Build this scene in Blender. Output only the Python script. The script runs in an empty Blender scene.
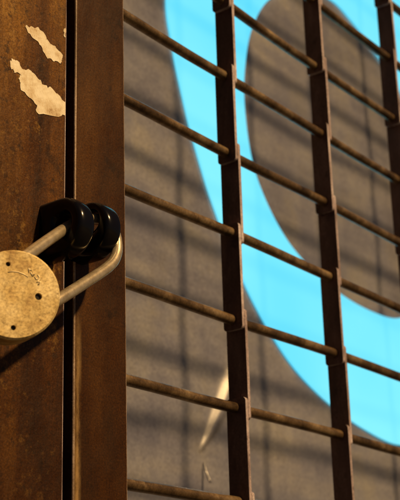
import bpy, bmesh, math, random
import numpy as np
from mathutils import Vector, Matrix
random.seed(7)
sc = bpy.context.scene
COL = sc.collection
PI = math.pi

# ------------------------------------------------------------------ helpers
def obj(name, bm, mat=None, parent=None, smooth=False, bevel=0, seg=2, edge=None):
    me = bpy.data.meshes.new(name)
    bmesh.ops.recalc_face_normals(bm, faces=bm.faces)
    bm.to_mesh(me); bm.free()
    o = bpy.data.objects.new(name, me); COL.objects.link(o)
    if mat: me.materials.append(mat)
    if edge: me.materials.append(edge)
    if smooth:
        for p in me.polygons: p.use_smooth = True
    if bevel:
        m = o.modifiers.new('bevel', 'BEVEL'); m.width = bevel; m.segments = seg
        m.limit_method = 'ANGLE'; m.angle_limit = math.radians(40)
        if edge: m.material = 1
        for p in me.polygons: p.use_smooth = True
        w = o.modifiers.new('wn', 'WEIGHTED_NORMAL')
    if parent: o.parent = parent
    return o
def tag(o, label=None, cat=None, group=None, kind=None):
    if label: o['label'] = label
    if cat: o['category'] = cat
    if group: o['group'] = group
    if kind: o['kind'] = kind
    return o
def thing(name, loc, label, cat, group=None):
    o = bpy.data.objects.new(name, None); COL.objects.link(o)
    o.location = loc; o.empty_display_size = .05
    return tag(o, label, cat, group)
def box(bm, x0, x1, y0, y1, z0, z1):
    v = [bm.verts.new((x, y, z)) for x in (x0, x1) for y in (y0, y1) for z in (z0, z1)]
    for f in ((0,1,3,2),(4,6,7,5),(0,4,5,1),(2,3,7,6),(0,2,6,4),(1,5,7,3)):
        bm.faces.new([v[i] for i in f])
def new(): return bmesh.new()
def tube(bm, pts, rad, n=16, caps=True):
    pts = [Vector(p) for p in pts]
    rads = rad if hasattr(rad, '__len__') else [rad]*len(pts)
    prev = None; rings = []
    for i, p in enumerate(pts):
        t = (pts[min(i+1, len(pts)-1)] - pts[max(i-1, 0)]).normalized()
        if prev is None:
            a = Vector((0,0,1)) if abs(t.z) < .9 else Vector((0,1,0))
            prev = (a - t*a.dot(t)).normalized()
        else:
            prev = (prev - t*prev.dot(t)).normalized()
        b = t.cross(prev)
        rings.append([bm.verts.new(p + (prev*math.cos(2*PI*k/n) + b*math.sin(2*PI*k/n))*rads[i]) for k in range(n)])
    for a, b in zip(rings, rings[1:]):
        for k in range(n):
            bm.faces.new((a[k], a[(k+1)%n], b[(k+1)%n], b[k]))
    if caps:
        bm.faces.new(rings[0]); bm.faces.new(rings[-1])
def spline(pts, per=8, closed=False):
    P = [Vector(p) for p in pts]; n = len(P); out = []
    rng = range(n) if closed else range(n-1)
    for i in rng:
        if closed: a, b, c, d = P[(i-1)%n], P[i], P[(i+1)%n], P[(i+2)%n]
        else: a, b, c, d = P[max(i-1,0)], P[i], P[i+1], P[min(i+2,n-1)]
        for k in range(per):
            t = k/per
            out.append(.5*((2*b)+(c-a)*t+(2*a-5*b+4*c-d)*t*t+(3*b-a-3*c+d)*t**3))
    if not closed: out.append(P[-1])
    return out
def prism(bm, outer, holes, to3):
    """outline (with holes) in 2-D extruded between two planes; to3(u,v,w) with w = 0 or 1"""
    loops = [outer] + holes
    layers = []
    for w in (0, 1):
        es = []; vs = []
        for lp in loops:
            v = [bm.verts.new(to3(u, q, w)) for u, q in lp]
            vs.append(v)
            es += [bm.edges.new((v[i], v[(i+1)%len(v)])) for i in range(len(v))]
        bmesh.ops.triangle_fill(bm, use_beauty=True, use_dissolve=False, edges=es)
        layers.append(vs)
    for a, b in zip(*layers):
        for i in range(len(a)):
            j = (i+1) % len(a)
            bm.faces.new((a[i], a[j], b[j], b[i]))
def circ(cx, cy, r, n=24, a0=0, a1=2*PI):
    return [(cx+r*math.cos(a0+(a1-a0)*k/n), cy+r*math.sin(a0+(a1-a0)*k/n)) for k in range(n)]

# ------------------------------------------------------------------ materials
class NT:
    def __init__(s, name):
        s.m = bpy.data.materials.new(name); s.m.use_nodes = True
        s.n = s.m.node_tree.nodes; s.l = s.m.node_tree.links
        s.b = s.n['Principled BSDF']
        s.tc = s.n.new('ShaderNodeTexCoord')
    def node(s, t, **kw):
        x = s.n.new(t)
        for k, v in kw.items():
            if hasattr(x, k): setattr(x, k, v)
            else: x.inputs[k].default_value = v
        return x
    def link(s, a, b): s.l.new(a, b)
    def coords(s, scale=(1,1,1), loc=(0,0,0)):
        m = s.node('ShaderNodeMapping'); m.inputs['Scale'].default_value = scale
        m.inputs['Location'].default_value = loc
        s.link(s.tc.outputs['Object'], m.inputs['Vector']); return m.outputs['Vector']
    def noise(s, vec, scale, detail=6, rough=.6):
        x = s.node('ShaderNodeTexNoise'); x.inputs['Scale'].default_value = scale
        x.inputs['Detail'].default_value = detail; x.inputs['Roughness'].default_value = rough
        s.link(vec, x.inputs['Vector']); return x.outputs['Fac']
    def ramp(s, fac, stops):
        x = s.node('ShaderNodeValToRGB'); e = x.color_ramp.elements
        while len(e) < len(stops): e.new(.5)
        for q, (p, c) in zip(e, stops): q.position = p; q.color = (*c, 1)
        s.link(fac, x.inputs['Fac']); return x.outputs['Color']
    def mix(s, fac, a, b, mode='MIX'):
        x = s.node('ShaderNodeMix', data_type='RGBA', blend_type=mode)
        for v, i in ((fac, 0), (a, 6), (b, 7)):
            if isinstance(v, (int, float)): x.inputs[i].default_value = v
            elif isinstance(v, tuple): x.inputs[i].default_value = (*v, 1)
            else: s.link(v, x.inputs[i])
        return x.outputs[2]
    def math(s, op, a, b=0):
        x = s.node('ShaderNodeMath', operation=op)
        for v, i in ((a, 0), (b, 1)):
            if isinstance(v, (int, float)): x.inputs[i].default_value = v
            else: s.link(v, x.inputs[i])
        return x.outputs[0]
    def bump(s, h, strength, dist=.001):
        x = s.node('ShaderNodeBump'); x.inputs['Strength'].default_value = strength
        x.inputs['Distance'].default_value = dist
        s.link(h, x.inputs['Height']); s.link(x.outputs['Normal'], s.b.inputs['Normal'])
    def set(s, **kw):
        for k, v in kw.items():
            i = s.b.inputs[k]
            if isinstance(v, (int, float)): i.default_value = v
            elif isinstance(v, tuple): i.default_value = (*v, 1)
            else: s.link(v, i)
        return s

def steel(name, dark, mid, light, scale=18, stretch=.25, rough=(.38,.62), metal=.0, bump=.35, speck=.5, seed=0, worn=False, spec=.5, aged_falloff=False):  # worn: rubbed strip with its golden highlight put into the colour
    t = NT(name)
    v = t.coords((1, 1, stretch), (seed, seed*.7, seed*1.3)); v2 = t.coords()
    n = t.noise(v, scale, 8, .65)
    c = t.ramp(n, [(.3, dark), (.5, mid), (.72, light)])
    g = t.noise(v2, 700, 3, .7)
    c = t.mix(speck, c, t.ramp(g, [(.30, (.42,.36,.36)), (.5, (1,1,1)), (.70, (1.75,1.7,1.6))]), 'MULTIPLY')
    p = t.noise(v2, 55, 5, .6)
    c = t.mix(t.ramp(p, [(.62, (0,0,0)), (.70, (.6,.6,.6))]), c, tuple(q*.45 for q in dark))
    if aged_falloff:   # rusty runs and flecks; golden sheen and downward light falloff put into the colour
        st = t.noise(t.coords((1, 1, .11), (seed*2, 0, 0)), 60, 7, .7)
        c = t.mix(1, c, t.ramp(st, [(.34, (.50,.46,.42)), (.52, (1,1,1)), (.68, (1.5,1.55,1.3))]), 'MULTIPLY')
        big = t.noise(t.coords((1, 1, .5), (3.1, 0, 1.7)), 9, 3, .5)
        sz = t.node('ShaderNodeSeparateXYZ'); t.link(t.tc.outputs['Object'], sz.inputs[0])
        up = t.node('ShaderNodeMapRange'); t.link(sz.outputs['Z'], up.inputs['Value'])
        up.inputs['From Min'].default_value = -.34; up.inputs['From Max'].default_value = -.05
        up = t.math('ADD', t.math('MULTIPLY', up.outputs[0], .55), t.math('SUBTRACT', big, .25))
        c = t.mix(1, c, t.ramp(up, [(.12, (.42,.37,.4)), (.5, (.95,.95,.95)), (.85, (1.35,1.45,1.4))]), 'MULTIPLY')  # paint darker low, lighter high: light falloff put into the colour
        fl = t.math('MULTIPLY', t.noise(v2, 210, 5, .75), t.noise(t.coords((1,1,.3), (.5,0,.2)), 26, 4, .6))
        c = t.mix(t.ramp(fl, [(.30, (0,0,0)), (.40, (.8,.8,.8))]), c, t.mix(t.math('MINIMUM', t.math('MAXIMUM', up, .0), 1), (.05,.018,.003), (.42,.23,.045)))  # flecks gold high up, dark low down, along the same painted falloff
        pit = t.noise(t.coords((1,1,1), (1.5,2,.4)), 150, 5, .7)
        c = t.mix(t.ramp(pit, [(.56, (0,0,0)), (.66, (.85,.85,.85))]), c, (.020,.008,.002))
    if worn:   # rubbed strip low on the closing edge, its golden highlight put into the colour
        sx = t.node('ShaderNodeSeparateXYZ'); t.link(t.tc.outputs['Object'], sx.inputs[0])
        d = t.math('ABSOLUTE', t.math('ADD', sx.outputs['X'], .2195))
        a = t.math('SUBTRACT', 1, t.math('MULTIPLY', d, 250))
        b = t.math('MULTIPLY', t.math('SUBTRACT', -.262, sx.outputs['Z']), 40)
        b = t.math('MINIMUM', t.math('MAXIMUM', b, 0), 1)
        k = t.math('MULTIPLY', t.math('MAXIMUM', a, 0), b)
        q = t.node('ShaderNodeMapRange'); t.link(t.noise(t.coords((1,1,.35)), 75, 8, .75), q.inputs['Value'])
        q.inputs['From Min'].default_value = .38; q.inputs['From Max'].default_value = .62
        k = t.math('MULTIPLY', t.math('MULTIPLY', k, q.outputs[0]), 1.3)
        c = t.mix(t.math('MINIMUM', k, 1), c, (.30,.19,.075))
    r = t.noise(v2, 40, 6)
    mr = t.node('ShaderNodeMapRange'); t.link(r, mr.inputs['Value'])
    mr.inputs['From Min'].default_value = .3; mr.inputs['From Max'].default_value = .7
    mr.inputs['To Min'].default_value = rough[0]; mr.inputs['To Max'].default_value = rough[1]
    t.set(**{'Base Color': c, 'Roughness': mr.outputs[0], 'Metallic': metal, 'Specular IOR Level': spec})
    h = t.math('ADD', t.noise(v2, 160, 6, .7), t.math('MULTIPLY', t.noise(v2, 30, 3), 1.5))
    t.bump(h, bump, .0006)
    return t.m

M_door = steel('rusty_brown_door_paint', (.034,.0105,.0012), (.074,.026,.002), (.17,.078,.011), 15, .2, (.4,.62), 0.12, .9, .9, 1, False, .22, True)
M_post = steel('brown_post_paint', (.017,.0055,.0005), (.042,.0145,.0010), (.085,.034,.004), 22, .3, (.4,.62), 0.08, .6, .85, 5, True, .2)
M_link = steel('dark_rusty_link_steel', (.06,.028,.026), (.12,.06,.052), (.21,.12,.105), 60, .3, (.4,.6), .15, .4, .5, 9)
M_edge = steel('worn_highlight_edge', (.10,.06,.055), (.42,.34,.36), (.74,.68,.74), 55, .35, (.35,.55), .1, .3, .6, 4)  # worn metal; the door edge's highlight is put into this colour
M_edge2 = steel('rubbed_highlight_edge', (.10,.06,.03), (.26,.18,.12), (.5,.4,.33), 70, .35, (.35,.55), .1, .3, .6, 4)  # rubbed steel with the post edge's highlight put into its colour
M_rod  = steel('weathered_rod_steel', (.04,.023,.011), (.185,.118,.060), (.48,.35,.20), 38, 1, (.3,.44), .6, .35, .45, 3)
M_black = NT('glossy_black_enamel').set(**{'Base Color': (.004,.0035,.005), 'Roughness': .17, 'Specular IOR Level': .24}).m

def brass():
    t = NT('worn_brass')
    v = t.coords()
    c = t.ramp(t.noise(v, 55, 7, .62), [(.3, (.34,.20,.07)), (.45, (.68,.51,.215)), (.72, (.90,.76,.44))])
    d = t.noise(v, 420, 4, .8)
    sc1 = t.node('ShaderNodeMapping'); sc1.inputs['Rotation'].default_value = (.5, .9, .3); sc1.inputs['Scale'].default_value = (1, .05, 1)
    t.link(t.tc.outputs['Object'], sc1.inputs['Vector'])
    scr = t.noise(sc1.outputs[0], 700, 3, .6)
    c = t.mix(.75, c, t.ramp(scr, [(.30, (.55,.5,.45)), (.45, (1,1,1)), (.68, (1.45,1.5,1.6))]), 'MULTIPLY')
    c = t.mix(.4, c, t.ramp(d, [(.3, (.5,.45,.4)), (.5, (1,1,1)), (.8, (1.5,1.5,1.4))]), 'MULTIPLY')
    spots = t.ramp(t.noise(v, 230, 5, .7), [(.62, (0,0,0)), (.7, (.8,.8,.8))])
    c = t.mix(spots, c, (.16,.09,.03))
    r = t.ramp(t.noise(v, 120, 5), [(.3, (.42,)*3), (.7, (.68,)*3)])
    t.set(**{'Base Color': c, 'Metallic': .35, 'Roughness': r})
    t.bump(t.math('ADD', t.noise(v, 350, 6, .7), t.noise(v, 90, 3)), .35, .0004)
    return t.m
M_brass = brass()
M_shackle = NT('scuffed_shackle_steel')
_c = M_shackle.ramp(M_shackle.noise(M_shackle.coords(), 150, 6, .7), [(.3, (.50,.40,.26)), (.6, (.80,.68,.48)), (.8, (.90,.80,.62))])
M_shackle.set(**{'Base Color': _c, 'Metallic': .7, 'Roughness': .27})
M_shackle.bump(M_shackle.noise(M_shackle.coords(), 500, 4), .25, .0003)
M_shackle = M_shackle.m
M_mark = NT('rubbed_bright_brass').set(**{'Base Color': (.85,.72,.45), 'Metallic': .3, 'Roughness': .45}).m
M_hole = NT('hole_shade').set(**{'Base Color': (.01,.007,.005), 'Roughness': .8}).m

def paper():
    t = NT('torn_paper'); v = t.coords()
    c = t.ramp(t.noise(v, 62, 8, .72), [(.30, (.30,.17,.06)), (.41, (.66,.54,.36)), (.53, (.86,.80,.64)), (.7, (.92,.88,.76))])
    c = t.mix(.4, c, t.ramp(t.noise(v, 500, 3), [(.3, (.7,.65,.6)), (.6, (1,1,1))]), 'MULTIPLY')
    t.set(**{'Base Color': c, 'Roughness': .85}); t.bump(t.noise(v, 120, 6), .5, .0008)
    return t.m
M_paper = paper()

def panel_mat():
    t = NT('grey_sign_film')
    v = t.coords(); vs = t.coords((1, 1, 4))
    c = t.ramp(t.noise(vs, 5, 5, .6), [(.3, (.155,.160,.215)), (.55, (.222,.226,.278)), (.75, (.285,.28,.30))])
    g = t.noise(v, 330, 3, .75)
    c = t.mix(.5, c, t.ramp(g, [(.3, (.5,.47,.52)), (.5, (1,1,1)), (.70, (1.6,1.6,1.5))]), 'MULTIPLY')
    for sca, ph in (((1, 1, .06), 0), ((.07, 1, 1), 4)):       # faint streaks both ways: doubled grille shadows put into the film colour
        wv = t.noise(t.coords(sca, (ph, 0, ph)), 34, 5, .65)
        c = t.mix(.35, c, t.ramp(wv, [(.32, (.72,.70,.74)), (.5, (1,1,1)), (.7, (1.22,1.2,1.1))]), 'MULTIPLY')
    bl = t.noise(v, 13, 6, .7)
    c = t.mix(.7, c, t.ramp(bl, [(.34, (.68,.69,.80)), (.5, (1,1,1)), (.66, (1.2,1.15,.92))]), 'MULTIPLY')
    t.set(**{'Base Color': c, 'Roughness': .34, 'Specular IOR Level': .6, 'Coat Weight': 1.0, 'Coat Roughness': .15})
    t.bump(t.noise(v, 40, 4), .12, .0008)
    return t.m
M_panel = panel_mat()

def cyan():
    t = NT('backlit_cyan_acrylic')
    v = t.coords()
    c = t.ramp(t.noise(v, 3.2, 2, .4), [(.3, (.11,.72,1.0)), (.7, (.23,.86,1.04))])
    t.set(**{'Base Color': (.03,.11,.14), 'Roughness': .45, 'Emission Color': c, 'Emission Strength': 1.0})
    return t.m
M_cyan = cyan()
M_case = NT('sign_case_grey').set(**{'Base Color': (.08,.08,.085), 'Roughness': .5}).m

def concrete(name, a, b, sc_=3):
    t = NT(name); v = t.coords()
    c = t.ramp(t.noise(v, sc_, 8, .65), [(.3, a), (.7, b)])
    t.set(**{'Base Color': c, 'Roughness': .85}); t.bump(t.noise(v, sc_*20, 6), .4, .003)
    return t.m
M_pave = concrete('pavement_asphalt', (.03,.03,.03), (.06,.058,.055))
M_wall = concrete('render_plaster', (.20,.17,.13), (.32,.28,.22))
M_dark = concrete('interior_plaster', (.05,.05,.05), (.09,.085,.08))

# ------------------------------------------------------------------ dimensions (metres)
S = .073            # rod spacing
B = .1562           # bar spacing
YF = -.030          # front plane of door and guide post
GZ = -1.60          # ground
TOP = .95           # underside of the lintel
PX0, PX1 = -.2232, -.1712   # guide post front
DX1 = -.2317        # door edge
DX0 = -1.05
YP = .25            # sign face

# ------------------------------------------------------------------ setting
bm = new(); box(bm, -40, 40, -40, 40, GZ-.3, GZ)
tag(obj('pavement', bm, M_pave), kind='structure')

w = thing('shop_front_wall', (0, 0, GZ), 'rendered shop wall framing the door and the roller grille', 'wall')
def wpart(name, *b, mat=M_wall):
    bm = new(); box(bm, *b)
    o = obj(name, bm, mat, w, bevel=.006); o.location = (0, 0, -GZ); return o
wpart('lintel', -3.2, 3.6, -.08, .22, TOP, 2.2)
wpart('pier', -3.2, DX0-.012, -.08, .22, GZ+.002, TOP)
wpart('pier', 1.33, 3.6, -.08, .22, GZ+.002, TOP)

# ------------------------------------------------------------------ steel door with staple and paper scraps
door = thing('steel_door', ((DX0+DX1)/2, YF, GZ), 'rusty brown steel door with two torn pale paper scraps and a padlocked lug', 'door')
def local(o, root): o.location = -root.location; return o
bm = new(); box(bm, DX0, DX1, YF, YF+.04, GZ+.02, TOP-.012)
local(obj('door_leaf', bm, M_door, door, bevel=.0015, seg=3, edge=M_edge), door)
def scrap(pts, label):
    P = [(p.x, p.y) for p in spline([(x, z, 0) for x, z in pts], 5, True)]
    P = [(min(x+random.gauss(0,.00028)+.0006*math.sin(i*.9), DX1-.0017), z+random.gauss(0,.00028)+.0006*math.sin(i*1.3+1)) for i, (x, z) in enumerate(P)]
    bm = new(); prism(bm, P, [], lambda u, q, k: (u, YF-.00005-.0003*k, q))
    o = local(obj('paper_scrap', bm, M_paper, door), door); o['label'] = label
scrap([(-.2715,-.0802),(-.2670,-.0794),(-.2609,-.0768),(-.2547,-.0790),(-.2499,-.0831),(-.2435,-.0842),(-.2371,-.0877),(-.2377,-.0929),(-.2434,-.0952),(-.2497,-.0953),(-.2544,-.0936),(-.2576,-.0888),(-.2638,-.0866),(-.2699,-.0844)],
      'smaller upper scrap of torn cream paper')
scrap([(-.2841,-.1099),(-.2782,-.1094),(-.2736,-.1134),(-.2677,-.1111),(-.2632,-.1128),(-.2570,-.1152),(-.2524,-.1169),(-.2461,-.1169),(-.2382,-.1199),(-.2325,-.1238),(-.2333,-.1302),(-.2365,-.1332),(-.2580,-.1392),(-.2612,-.1333),(-.2672,-.1309),(-.2747,-.1279),(-.2770,-.1218),(-.2759,-.1179),(-.2809,-.1180),(-.2847,-.1155)],
      'larger lower scrap of torn cream paper')

scrap([(-.2357,-.0665),(-.2338,-.0655),(-.2336,-.0690),(-.2341,-.0725),(-.2352,-.0715),(-.2350,-.0690)], 'tiny cream flake at the edge of the door')

# ------------------------------------------------------------------ guide post of the grille
post = thing('guide_post', ((PX0+PX1)/2, 0, GZ), 'dark brown upright steel guide post between the door and the grille', 'post')
bm = new()
prof = [(PX0,YF),(PX1,YF),(PX1,YF+.004),(PX0+.004,YF+.004),(PX0+.004,.036),(PX1,.036),(PX1,.040),(PX0-.03,.040),(PX0-.03,.034),(PX0,.034)]
lo = [bm.verts.new((x, y, GZ+.003)) for x, y in prof]; hi = [bm.verts.new((x, y, TOP-.003)) for x, y in prof]
bm.faces.new(lo); bm.faces.new(hi)
for i in range(len(prof)):
    j = (i+1) % len(prof); bm.faces.new((lo[i], lo[j], hi[j], hi[i]))
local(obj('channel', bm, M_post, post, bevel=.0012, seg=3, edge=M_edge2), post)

# ------------------------------------------------------------------ lugs (thick eye plates standing out from door and post)
def lug(root, x, zc, hy, hz, R, cy):
    T = .0150; rh = .0066
    def rout(a):     # distance from the hole centre to the outline of the plate in direction a
        dy, dz = math.cos(a), math.sin(a); lo, hi = 0, .06
        for _ in range(30):
            m = (lo+hi)/2; y, z = hy+dy*m, hz+dz*m
            ins = (abs(z-zc) < R and y < YF+.004) if y > cy else math.hypot(y-cy, z-zc) < R
            lo, hi = (m, hi) if ins else (lo, m)
        return lo
    N, K = 96, 24; bm = new(); rings = []
    sg = lambda v, e: math.copysign(abs(v)**e, v)
    for i in range(N):
        a = 2*PI*i/N; ro = rout(a); mid, dr = (ro+rh)/2, (ro-rh)/2; ring = []
        for k in range(K):
            b = 2*PI*k/K; q = mid + dr*sg(math.cos(b), .62)
            ring.append(bm.verts.new((x + T/2*sg(math.sin(b), .72), hy+math.cos(a)*q, hz+math.sin(a)*q)))
        rings.append(ring)
    for i in range(N):
        A, Bq = rings[i], rings[(i+1) % N]
        for k in range(K): bm.faces.new((A[k], A[(k+1)%K], Bq[(k+1)%K], Bq[k]))
    return local(obj('lug', bm, M_black, root, smooth=True), root)
lug(door, -.2490, -.2210, -.0490, -.2190, .0198, -.0462)
lug(post, -.2182, -.2138, -.0450, -.2080, .0194, -.0420)

# ------------------------------------------------------------------ padlock
DP = Vector((-.3066, -.058, -.2819))
DL = Vector((.685, -.4331, .584)).normalized()
DM = Vector((-.5336, .2467, .8089)); DM = (DM - DL*DM.dot(DL)).normalized()
DN = DL.cross(DM)
if DN.y > 0: DN = -DN
lock = thing('padlock', DP, 'round worn brass padlock with three small holes hanging from the black lugs', 'padlock')
H = .0095   # half thickness
def dk(u, v, w): return DP + DL*u + DM*v + DN*w
bm = new()
rx, ry = .0268, .0259
outl = [(rx*math.cos(2*PI*k/96), ry*math.sin(2*PI*k/96)) for k in range(96)]
hs = [(.0062,.0168,.0014), (.0110,-.0079,.0021), (-.0116,-.0154,.0015), (-.0125,.0120,.0015)]
prism(bm, outl, [circ(a, b, r, 20) for a, b, r in hs], lambda u, v, k: dk(u*(1-.045*k), v*(1-.045*k), (H-.0012) + .0012*k) if math.hypot(u, v) > .024 else dk(u, v, H*k))
prism(bm, outl, [], lambda u, v, k: dk(u, v, (H-.0012)*k))
bm.faces.ensure_lookup_table()
local(obj('face_plate', bm, M_brass, lock), lock)
bm = new(); prism(bm, [(a*.985, b*.985) for a, b in outl], [], lambda u, v, k: dk(u, v, -H + (H-.0002)*k))
local(obj('case', bm, M_brass, lock, bevel=.0022, seg=3), lock)
for a, b, r in hs:      # rivets sunk in the holes, near-black to put the holes' shade in
    bm = new(); prism(bm, circ(a, b, r*.92, 16), [], lambda u, v, k: dk(u, v, -.00005 + .0084*k))
    local(obj('hole_shade_rivet', bm, M_hole, lock, bevel=.0002), lock)
# worn raised stamping near the shackle side
bm = new()
def stroke(pts, r=.00042):
    tube(bm, [dk(u, v, H-.0001) for u, v in pts], r, 8)
for (cu, cv, g) in ((.0150,.0078,0), (.0158,.0048,1), (.0166,.0018,2), (.0158,-.0010,3)):
    q = .0011
    if g == 0: stroke([(cu-q,cv-q),(cu,cv+q),(cu+q,cv-q)]); stroke([(cu-q*.5,cv),(cu+q*.5,cv)])
    if g == 1: stroke([(cu-q,cv-q),(cu-q,cv+q),(cu+q,cv+q*.8),(cu-q,cv),(cu+q,cv-q*.8),(cu-q,cv-q)])
    if g == 2: stroke([(cu-q,cv+q),(cu-q,cv-q*.6),(cu,cv-q),(cu+q,cv-q*.6),(cu+q,cv+q)])
    if g == 3: stroke([(cu+q,cv+q),(cu-q,cv+q*.6),(cu+q,cv-q*.5),(cu-q,cv-q)])
stroke([(.0035,.0128),(.0062,.0118),(.0088,.0098),(.0108,.0072),(.0120,.0046)], .00035)
local(obj('stamped_mark', bm, M_mark, lock, smooth=True), lock)
path = [(-.2905,-.0665,-.2880),(-.2762,-.0660,-.2779),(-.2483,-.0620,-.2598),(-.2243,-.0590,-.2435),(-.2142,-.0570,-.2338),(-.2092,-.0545,-.2234),(-.2081,-.0510,-.2128),(-.2122,-.0478,-.2066),(-.2185,-.0462,-.2058),(-.2340,-.0472,-.2110),(-.2481,-.0490,-.2193),(-.2700,-.0540,-.2345),(-.2981,-.0600,-.2553),(-.3100,-.0625,-.2645)]
bm = new(); tube(bm, spline(path, 8), .0037, 20)
local(obj('shackle', bm, M_shackle, lock, smooth=True), lock)

# ------------------------------------------------------------------ roller grille
gate = thing('roller_grille', (.55, 0, GZ), 'rusty steel roller grille of round cross rods joined by flat upright links', 'grille')
GX1 = 1.315
kmin, kmax = int((GZ+.06)/S), int((TOP-.02)/S)
for k in range(kmin, kmax+1):
    z = k*S
    bm = new()
    n = 28
    ph = random.uniform(0, 6)
    pts = [(PX0+.008 + (GX1-PX0-.008)*i/n, .0012*math.sin(i*.55+ph), z + .0013*math.sin(i*.43+ph*2) + .0005*math.sin(i*1.3+ph) + random.uniform(-.0001,.0001)) for i in range(n+1)]
    tube(bm, pts, .00430, 18)
    local(obj('cross_rod', bm, M_rod, gate, smooth=True), gate)
def link_mesh(bm, x, z0, z1):
    hw = .0092; T = .0032; e = .0088; c = .0030
    cs = [(hw-c, z1+e-c, 0), (-hw+c, z1+e-c, PI/2), (-hw+c, z0-e+c, PI), (hw-c, z0-e+c, PI*1.5)]
    out = [(y+c*math.cos(a+t*PI/8), z+c*math.sin(a+t*PI/8)) for y, z, a in cs for t in range(5)]
    n0 = len(bm.faces)
    prism(bm, out, [], lambda u, q, k: (x-T/2+T*k, u, q))
    bm.faces.ensure_lookup_table()
    for f in list(bm.faces)[n0:]:
        f.normal_update()
        if abs(f.normal.x) < .5: f.material_index = 1      # rubbed on the narrow edges, in the highlight edge colour
cand = []
for j in range(0, 9):
    for k in range(kmin, kmax):
        cand.append((j, k))
# the hundred nearest to the lock side, at eye level, are parts of their own
def key(c):
    j, k = c; return (j*B)**2*1.0 + ((k+.5)*S+.10)**2*1.6
cand.sort(key=key)
rest = new()
for i, (j, k) in enumerate(cand):
    side = -.0018 if k % 2 else .0018
    x = j*B + side + random.uniform(-.0003,.0003)
    if i < 100:
        bm = new(); link_mesh(bm, x, k*S, (k+1)*S)
        local(obj('link', bm, M_link, gate, edge=M_edge), gate)
    else:
        link_mesh(rest, x, k*S, (k+1)*S)
o = local(obj('link', rest, M_link, gate, edge=M_edge), gate); o['kind'] = 'stuff'
bm = new(); box(bm, PX1+.004, GX1-.02, -.016, .016, GZ+.012, GZ+.058)
local(obj('bottom_bar', bm, M_rod, gate, bevel=.002), gate)

# far guide post
bm = new(); box(bm, GX1-.015, 1.328, -.03, .04, GZ+.003, TOP-.003)
o = obj('guide_post', bm, M_post, bevel=.002)
tag(o, 'plain steel guide post at the far end of the grille', 'post')

# ------------------------------------------------------------------ illuminated sign standing behind the grille
sign = thing('lit_sign', (.75, YP, -.80), 'grey sign panel with a large glowing cyan ring behind the grille', 'sign')
SX0, SX1, SZ0, SZ1 = -.19, 1.62, -.80, 1.10
cp = spline([(.2824,-.2565,0),(.2935,-.2425,0),(.3085,-.2225,0),(.3265,-.1965,0),(.3445,-.1690,0),(.3600,-.1430,0)], 10)  # crease added to the film, sloped to catch the light as a streak
cn = np.linspace(0, 1, len(cp))
CR = [(np.array([(p.x, p.y) for p in cp]), np.interp(cn, [0,.2,.5,.8,1], [.0022,.0048,.0100,.0150,.0160]), np.interp(cn, [0,.1,.5,.82,1], [.6,.78,.80,.66,0]))]
def height(X, Z):
    Hh = .0014*np.sin(X*7.1+Z*3.0+.6)*np.sin(Z*5.3+1.1) + .0006*np.sin(X*17+Z*9)
    for a, ws, am in CR:
        best = np.full(X.shape, 1e9); W = np.full(X.shape, ws[0]); A = np.zeros(X.shape)
        for (p, q, w0, w1, a0, a1) in zip(a[:-1], a[1:], ws[:-1], ws[1:], am[:-1], am[1:]):
            d = q-p; L2 = (d**2).sum()
            t = np.clip(((X-p[0])*d[0]+(Z-p[1])*d[1])/L2, 0, 1)
            D = np.hypot(X-p[0]-t*d[0], Z-p[1]-t*d[1])
            m = D < best; best = np.where(m, D, best); W = np.where(m, w0+(w1-w0)*t, W); A = np.where(m, a0+(a1-a0)*t, A)
        Hh = Hh + A*W*np.exp(-(best/W)**2)
    return Hh
xs = np.unique(np.concatenate([np.linspace(SX0, SX1, 130), np.arange(.24, .44, .0011)]))
zs = np.unique(np.concatenate([np.linspace(SZ0, SZ1, 136), np.arange(-.32, -.07, .0011)]))
X, Z = np.meshgrid(xs, zs)
Y = YP - height(X, Z)
nx, nz = len(xs), len(zs)
verts = np.stack([X, Y, Z], -1).reshape(-1, 3)
I = np.arange((nz-1)*nx).reshape(nz-1, nx)[:, :-1].ravel()
faces = np.stack([I, I+1, I+nx+1, I+nx], -1)
me = bpy.data.meshes.new('face_panel'); me.from_pydata(verts.tolist(), [], faces.tolist())
for p in me.polygons: p.use_smooth = True
me.materials.append(M_panel)
o = bpy.data.objects.new('face_panel', me); COL.objects.link(o); o.parent = sign; local(o, sign)
bm = new(); box(bm, SX0-.004, SX1+.004, YP+.008, YP+.10, SZ0-.004, SZ1+.004)
local(obj('case', bm, M_case, sign, bevel=.003), sign)
# added sliver below the crease, tilted to glint as a second light streak
a_, b_ = Vector((.2874,.2488,-.2691)), Vector((.2868,.2402,-.2927))
bm = new(); tube(bm, [a_.lerp(b_, k/8) + Vector((0, .0012*math.sin(PI*k/8), 0)) for k in range(9)], [.0005,.0008,.0010,.0011,.0012,.0012,.0013,.0012,.0008], 10)
local(obj('glint_sliver', bm, M_panel, sign, smooth=True), sign)
# ring: egg-shaped hole and nearly round outside, a slab of lit acrylic
inner = [(.394,.192),(.405,.126),(.432,.079),(.477,.038),(.535,.012),(.609,-.006),(.69,-.012),(.765,-.006),(.835,.025),(.888,.080),(.916,.155),(.920,.235),(.902,.315),(.862,.378),(.805,.415),(.756,.437),(.697,.456),(.64,.464),(.554,.441),(.467,.385),(.419,.318),(.398,.25)]
outer = [(.238,.28),(.249,.217),(.263,.169),(.283,.115),(.320,.040),(.372,-.035),(.422,-.087),(.484,-.132),(.564,-.164),(.651,-.184),(.747,-.192),(.85,-.170),(.95,-.112),(1.03,-.02),(1.075,.10),(1.085,.23),(1.06,.37),(1.00,.50),(.90,.595),(.78,.645),(.65,.655),(.52,.635),(.40,.580),(.31,.500),(.256,.400)]
inn = [(p.x, p.y) for p in spline([(x, z, 0) for x, z in inner], 8, True)]
out = [(p.x, p.y) for p in spline([(x, z, 0) for x, z in outer], 8, True)]
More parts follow.
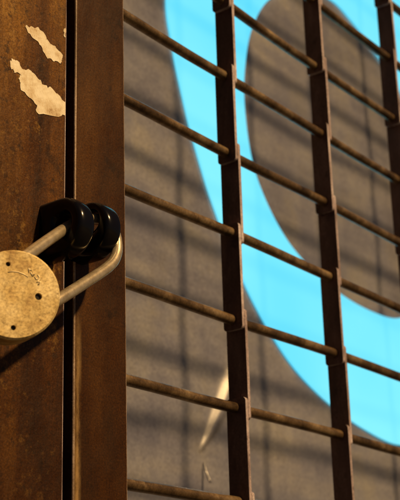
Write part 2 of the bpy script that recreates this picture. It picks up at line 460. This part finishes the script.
bm = new(); prism(bm, out, [inn], lambda u, q, k: (u, YP+.004-.0072*k, q))
local(obj('glowing_ring', bm, M_cyan, sign), sign)
# display plinth that carries the sign
bm = new(); box(bm, SX0-.02, SX1+.02, YP-.03, YP+.32, GZ+.002, SZ0-.006)
tag(obj('display_plinth', bm, M_dark, bevel=.004), 'dark plinth under the lit sign inside the shop window', 'plinth')
# back room shell
r_ = thing('shop_interior', (0, 1.5, GZ), 'dark plain interior walls and ceiling behind the sign', 'room')
for nm, b in (('back_wall', (-3.2, 3.6, 2.4, 2.5, GZ+.002, 2.2)), ('ceiling', (-3.2, 3.6, .223, 2.397, 2.0, 2.2)), ('side_wall', (-3.2, -3.1, .223, 2.397, GZ+.002, 1.997)), ('side_wall', (3.5, 3.6, .223, 2.397, GZ+.002, 1.997))):
    bm = new(); box(bm, *b); local(obj(nm, bm, M_dark, r_), r_)

# ------------------------------------------------------------------ light: orange street lighting on a nearly black sky
sd = Vector((-.055, .25, -.236)).normalized()
sun = bpy.data.lights.new('street_light', 'SUN'); sun.energy = 4.5; sun.angle = math.radians(2.8); sun.color = (1, .63, .27)
so = bpy.data.objects.new('street_light', sun); COL.objects.link(so)
so.rotation_euler = sd.to_track_quat('-Z', 'Y').to_euler(); so.location = (.4, -2, 1.8)
wd = bpy.data.worlds.new('World'); sc.world = wd; wd.use_nodes = True
nt = wd.node_tree; bg = nt.nodes['Background']
sky = nt.nodes.new('ShaderNodeTexSky'); sky.sky_type = 'NISHITA'; sky.sun_disc = False
ts = -sd
sky.sun_elevation = math.asin(ts.z); sky.sun_rotation = math.atan2(ts.x, ts.y)
nt.links.new(sky.outputs['Color'], bg.inputs['Color']); bg.inputs['Strength'].default_value = .011

# ------------------------------------------------------------------ camera
R_ = Vector((.602, -.798, -.028)); F_ = Vector((.7592, .5612, .3296)).normalized()
R_ = (R_ - F_*R_.dot(F_)).normalized(); U_ = R_.cross(F_)
cam = bpy.data.cameras.new('camera'); co = bpy.data.objects.new('camera', cam); COL.objects.link(co)
mw = Matrix.Identity(4)
for i in range(3):
    mw[i][0] = R_[i]; mw[i][1] = U_[i]; mw[i][2] = -F_[i]
mw[0][3], mw[1][3], mw[2][3] = -.78117, -.54420, -.49034
co.matrix_world = mw
cam.sensor_fit = 'VERTICAL'; cam.sensor_height = 36; cam.sensor_width = 28.8
cam.lens = 36*1226.72/500
cam.clip_start = .02; cam.clip_end = 200
cam.dof.use_dof = True; cam.dof.focus_distance = .80; cam.dof.aperture_fstop = 18
sc.camera = co
sc.view_settings.view_transform = 'Standard'; sc.view_settings.look = 'None'
sc.view_settings.exposure = 0; sc.view_settings.gamma = 1
